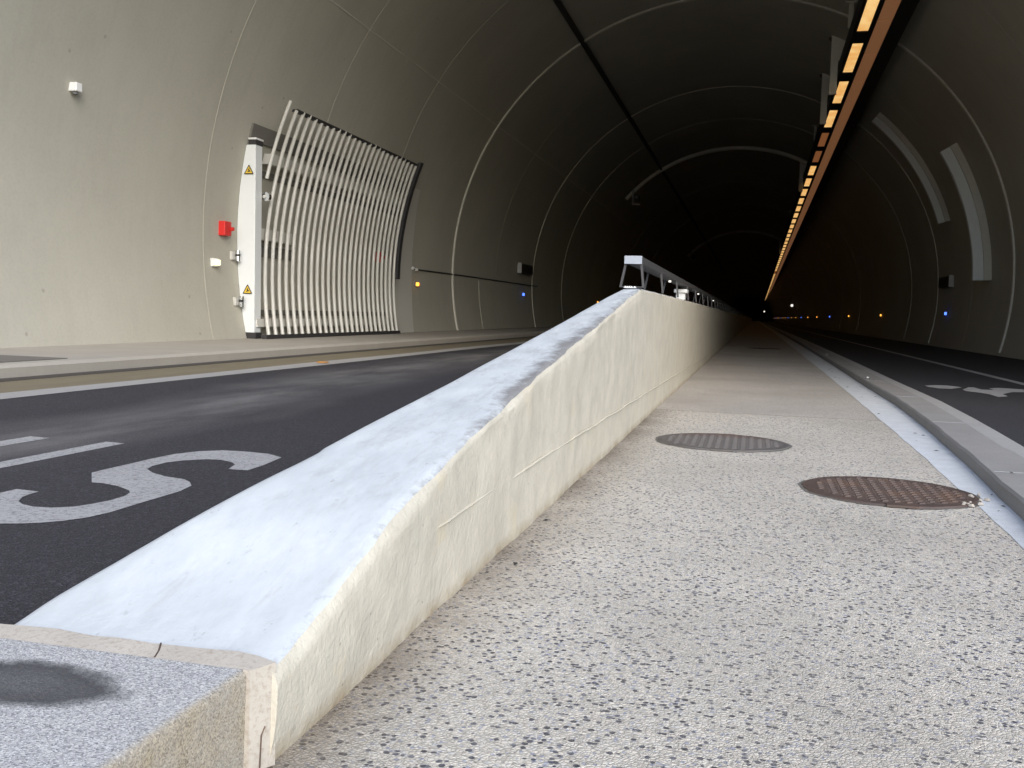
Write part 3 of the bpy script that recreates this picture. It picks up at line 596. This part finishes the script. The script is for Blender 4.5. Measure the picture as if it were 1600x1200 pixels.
# curved ducts on the right wall
def rduct(y0,y1,z0,z1,pr,label):
    e=tag(empty('wall_duct'),label,'duct','curved wall ducts on the right'); n=24
    def pan(r0,r1,ya,yb,name,mat):
        m=MB(); T=[wall_t(z0,R,False)+(wall_t(z1,R,False)-wall_t(z0,R,False))*i/n for i in range(n+1)]
        L=lambda r,y:[(arc(r,t)[0],y,arc(r,t)[1]) for t in T]
        a,b,c,d=L(r0,ya),L(r0,yb),L(r1,ya),L(r1,yb); m.sheet(a,c); m.sheet(c,d); m.sheet(d,b); m.sheet(a,b)
        m.add([a[0],b[0],d[0],c[0],a[-1],b[-1],d[-1],c[-1]],[(0,1,2,3),(4,5,6,7)]); m.build(name,mat,e,smooth=True,sharp=30)
    pan(R-.002,R-pr*.42,y0-.04,y1,'mount_frame',M['panel_grey']); pan(R-pr*.42-.002,R-pr,y0,y1,'cover',M['cabinet_white'])
rduct(21.2,21.32,1.56,4.3,.34,'pale curved duct plate low on the right wall, nearest to the mouth')
rduct(24.5,24.62,3.08,5.6,.26,'pale curved duct plate higher on the right wall, farther in')

# ------------------------------------------------------------------ lighting strip hung under the crown
DX=.0045
ls=tag(empty('light_strip'),'long black luminaire trunk with glowing amber windows hung under the vault crown','light fixture')
def sx(y): return DX*(y-16)
def skew(m,name,mat):
    m.v=[(x+sx(y),y,z) for x,y,z in m.v]; return m.build(name,mat,ls)
ZS=5.6; YS0,YS1=Y0+.3,285.0
m=MB()
m.box(1.41,2.24,YS0,YS1,ZS+.05,ZS+.30)                       # trunk body
m.box(1.41,1.470,YS0,YS1,ZS-.0,ZS+.049); m.box(1.655,1.735,YS0,YS1,ZS,ZS+.049); m.box(1.975,2.24,YS0,YS1,ZS,ZS+.049)
skew(m,'housing',M['black_steel'])
pitch=2.845
k0=15.67
for i in range(-3,94):
    y=k0+pitch*i+.02; m=MB(); m.box(1.4705,1.6545,y+2.10,y+pitch-.04,ZS+.004,ZS+.048); skew(m,'spacer',M['black_steel'])
for i in range(-3,94):
    y=k0+pitch*i
    m=MB(); m.box(1.472,1.653,y+.012,y+2.08,ZS+.012,ZS+.047)
    skew(m,'lamp_window',M['lamp_glass_dim' if i in (4,5,31,32,50) else 'lamp_glass'])
i=0; y=6.75
while y<240 and i<99:
    m=MB(); m.box(1.737,1.973,y,y+2.02,ZS+.010,ZS+.047); skew(m,'diffuser_panel',M['diffuser_brown']); y+=2.10; i+=1
for y in [7.4,18.58,29.8,41,52.2,63.4,74.6]:
    for xx in (1.42,2.2):
        zt=CZ+math.sqrt(R*R-(xx+sx(y)-CX)**2)
        m=MB(); m.box(xx-.04,xx+.04,y-.04,y+.04,ZS+.301,zt+.02); m.box(xx-.11,xx+.11,y-.11,y+.11,zt-.05,zt-.02)
        skew(m,'hanger',M['panel_grey'])
labs=['pale ceiling baffle plate nearest to the mouth, left of the light strip','second pale ceiling baffle plate left of the light strip','third pale ceiling baffle plate, small and farther along the light strip','fourth pale ceiling baffle plate, tiny near the dark end of the light strip']
for y,lab in zip((20.9,23.95,36.35,70.3),labs):
    m=MB(); x0,x1=1.25+sx(y),1.98+sx(y); P=[x0+(x1-x0)*i/8 for i in range(9)]
    xs=1.39+sx(y); pl=[(x0,ZS-.35),(xs,ZS-.35),(xs,ZS+.33),(x1,ZS+.33)]+[(x,CZ+math.sqrt(R*R-(x-CX)**2)-.01) for x in P[::-1]]
    m.prism(pl,'y',y,y+.06); o=m.build('baffle_plate',M['baffle_pale']); tag(o,lab,'baffle plate','ceiling baffle plates')
    m=MB(); zt=CZ+math.sqrt(R*R-(x0-CX)**2); m.prism([(x0-.05,zt-.02),(x0+.30,zt-.10),(x0+.30,zt-.22)],'y',y+.065,y+.30); m.build('bracket',M['bracket'],o)  # added brown wedge; lamp glow on the ceiling is put into its colour
# hanging cameras on the left vault
for y,z,lab,s in ((36.1,4.92,'small camera on an L bracket under the third pale vault ring',1.0),(70.0,4.86,'tiny far camera on a bracket in the dark left vault',1.2)):
    e=tag(empty('camera_unit',(-4.58,y,z)),lab,'camera'); e.scale=(s,s,s)
    m=MB(); m.box(-.02,.04,-.02,.02,-.14,.75); m.box(-.02,.27,-.03,.03,-.18,-.141); m.build('bracket',M['duct_grey'],e)
    m=MB(); m.box(.07,.25,-.22,.10,-.06,.16); m.build('body',M['black_steel'],e,bevel=.01)
    m=MB(); m.tube([(.16,-.23,.08),(.16,-.221,.08)],.06,14); m.build('lens',M['housing_grey'],e)
# bright far white lamps
for x,y,z,lab,r in ((4.05,112,2.25,'bright white far lamp above the row of marker lights',.12),(1.95,200,2.15,'dim white far lamp by the end of the light strip',.12)):
    e=tag(empty('far_lamp',(x,y,z)),lab,'lamp')
    m=MB(); m.box(-r,r,-.1,.1,-r,r); m.build('lens',M['white_lamp'],e,bevel=.03)
    m=MB(); m.box(-r-.05,r+.05,.101,.3,-r-.05,r+.05); m.box(-.03,.03,.15,.2,r+.05,3.6 if x<3 else .9); m.build('case',M['housing_grey'],e)
# small lit points under the parapet rail and reflective kerb studs
for y,lab in ((7.9,'tiny warm light under the parapet rail, nearest'),(12.0,'tiny white light under the parapet rail, middle'),(16.5,'tiny white light under the parapet rail, farthest')):
    o=MB(); o.tube([(-.675,y,.925),(-.675,y,.9395)],.011,10); tag(o.build('rail_light',M['white_lamp'],smooth=True,sharp=50),lab,'rail light','small lights under the parapet rail')
for y,lab in ((10.62,'white reflective stud on the kerb, nearest'),(17.17,'white reflective stud on the kerb, middle'),(25.0,'white reflective stud on the kerb, farthest')):
    x=lerp(kb,y)+.06; e=tag(empty('kerb_stud',(x,y,.063)),lab,'stud','reflective kerb studs')
    m=MB(); m.tube([(0,0,0),(0,0,.006)],.022,12); m.build('base',M['housing_grey'],e); m=MB(); m.box(-.012,.012,-.012,.012,.0061,.016); m.build('reflector',M['white_plastic'],e,bevel=.003)
e=tag(empty('road_stud',(-3.88,8.25,ZR+.009)),'orange reflective stud on the left edge line','stud')
m=MB(); m.prism([(-.05,0),(.05,0),(.03,.012),(-.03,.012)],'y',-.04,.04); m.build('body',M['orange_plastic'],e)

# ------------------------------------------------------------------ light and camera
SUN_EL=math.radians(33); SUN_AZ=math.radians(152)      # veiled sun behind the camera to the right (azimuth from +Y towards +X)
W=bpy.data.worlds.new('World'); S.world=W; W.use_nodes=True
nt=W.node_tree; sky=nt.nodes.new('ShaderNodeTexSky'); sky.sky_type='NISHITA'; sky.sun_disc=False
sky.sun_elevation=SUN_EL; sky.sun_rotation=SUN_AZ; sky.air_density=1.0; sky.dust_density=1.0; sky.ozone_density=1.0
nt.links.new(sky.outputs[0],nt.nodes['Background'].inputs[0]); nt.nodes['Background'].inputs[1].default_value=.15
sl=bpy.data.lights.new('Sun','SUN'); sl.energy=0.92; sl.angle=math.radians(50); sl.color=(1,.96,.89)
so=bpy.data.objects.new('Sun',sl); COL.objects.link(so)
d=Vector((math.sin(SUN_AZ)*math.cos(SUN_EL),math.cos(SUN_AZ)*math.cos(SUN_EL),math.sin(SUN_EL)))
so.rotation_euler=(-d).to_track_quat('-Z','Y').to_euler(); so.location=d*50
cd=bpy.data.cameras.new('Camera'); co=bpy.data.objects.new('Camera',cd); COL.objects.link(co)
cd.sensor_width=36; cd.lens=1500/1600*36; cd.clip_start=.05; cd.clip_end=2000
Mx=[[0.969378295782677,-0.046565926323330634,-0.24111684754724813],[0.2438309837538401,0.06579566228278225,0.9675832688644449],[0.029191968537721328,0.9967459783367175,-0.07513510259840257]]
rot=Matrix(((Mx[0][0],Mx[0][1],-Mx[0][2]),(Mx[1][0],Mx[1][1],-Mx[1][2]),(Mx[2][0],Mx[2][1],-Mx[2][2])))
co.matrix_world=Matrix.Translation((0,0,.65))@rot.to_4x4()
S.camera=co
S.view_settings.view_transform='Standard'; S.view_settings.look='None'; S.view_settings.gamma=1; S.view_settings.use_curve_mapping=False
S.view_settings.exposure=1.5
c=S.cycles; c.max_bounces=10; c.diffuse_bounces=6; c.glossy_bounces=3; c.use_denoising=True; c.sample_clamp_indirect=6
c.use_adaptive_sampling=False
try: c.denoiser='OPENIMAGEDENOISE'; c.denoising_input_passes='RGB_ALBEDO_NORMAL'
except Exception: pass
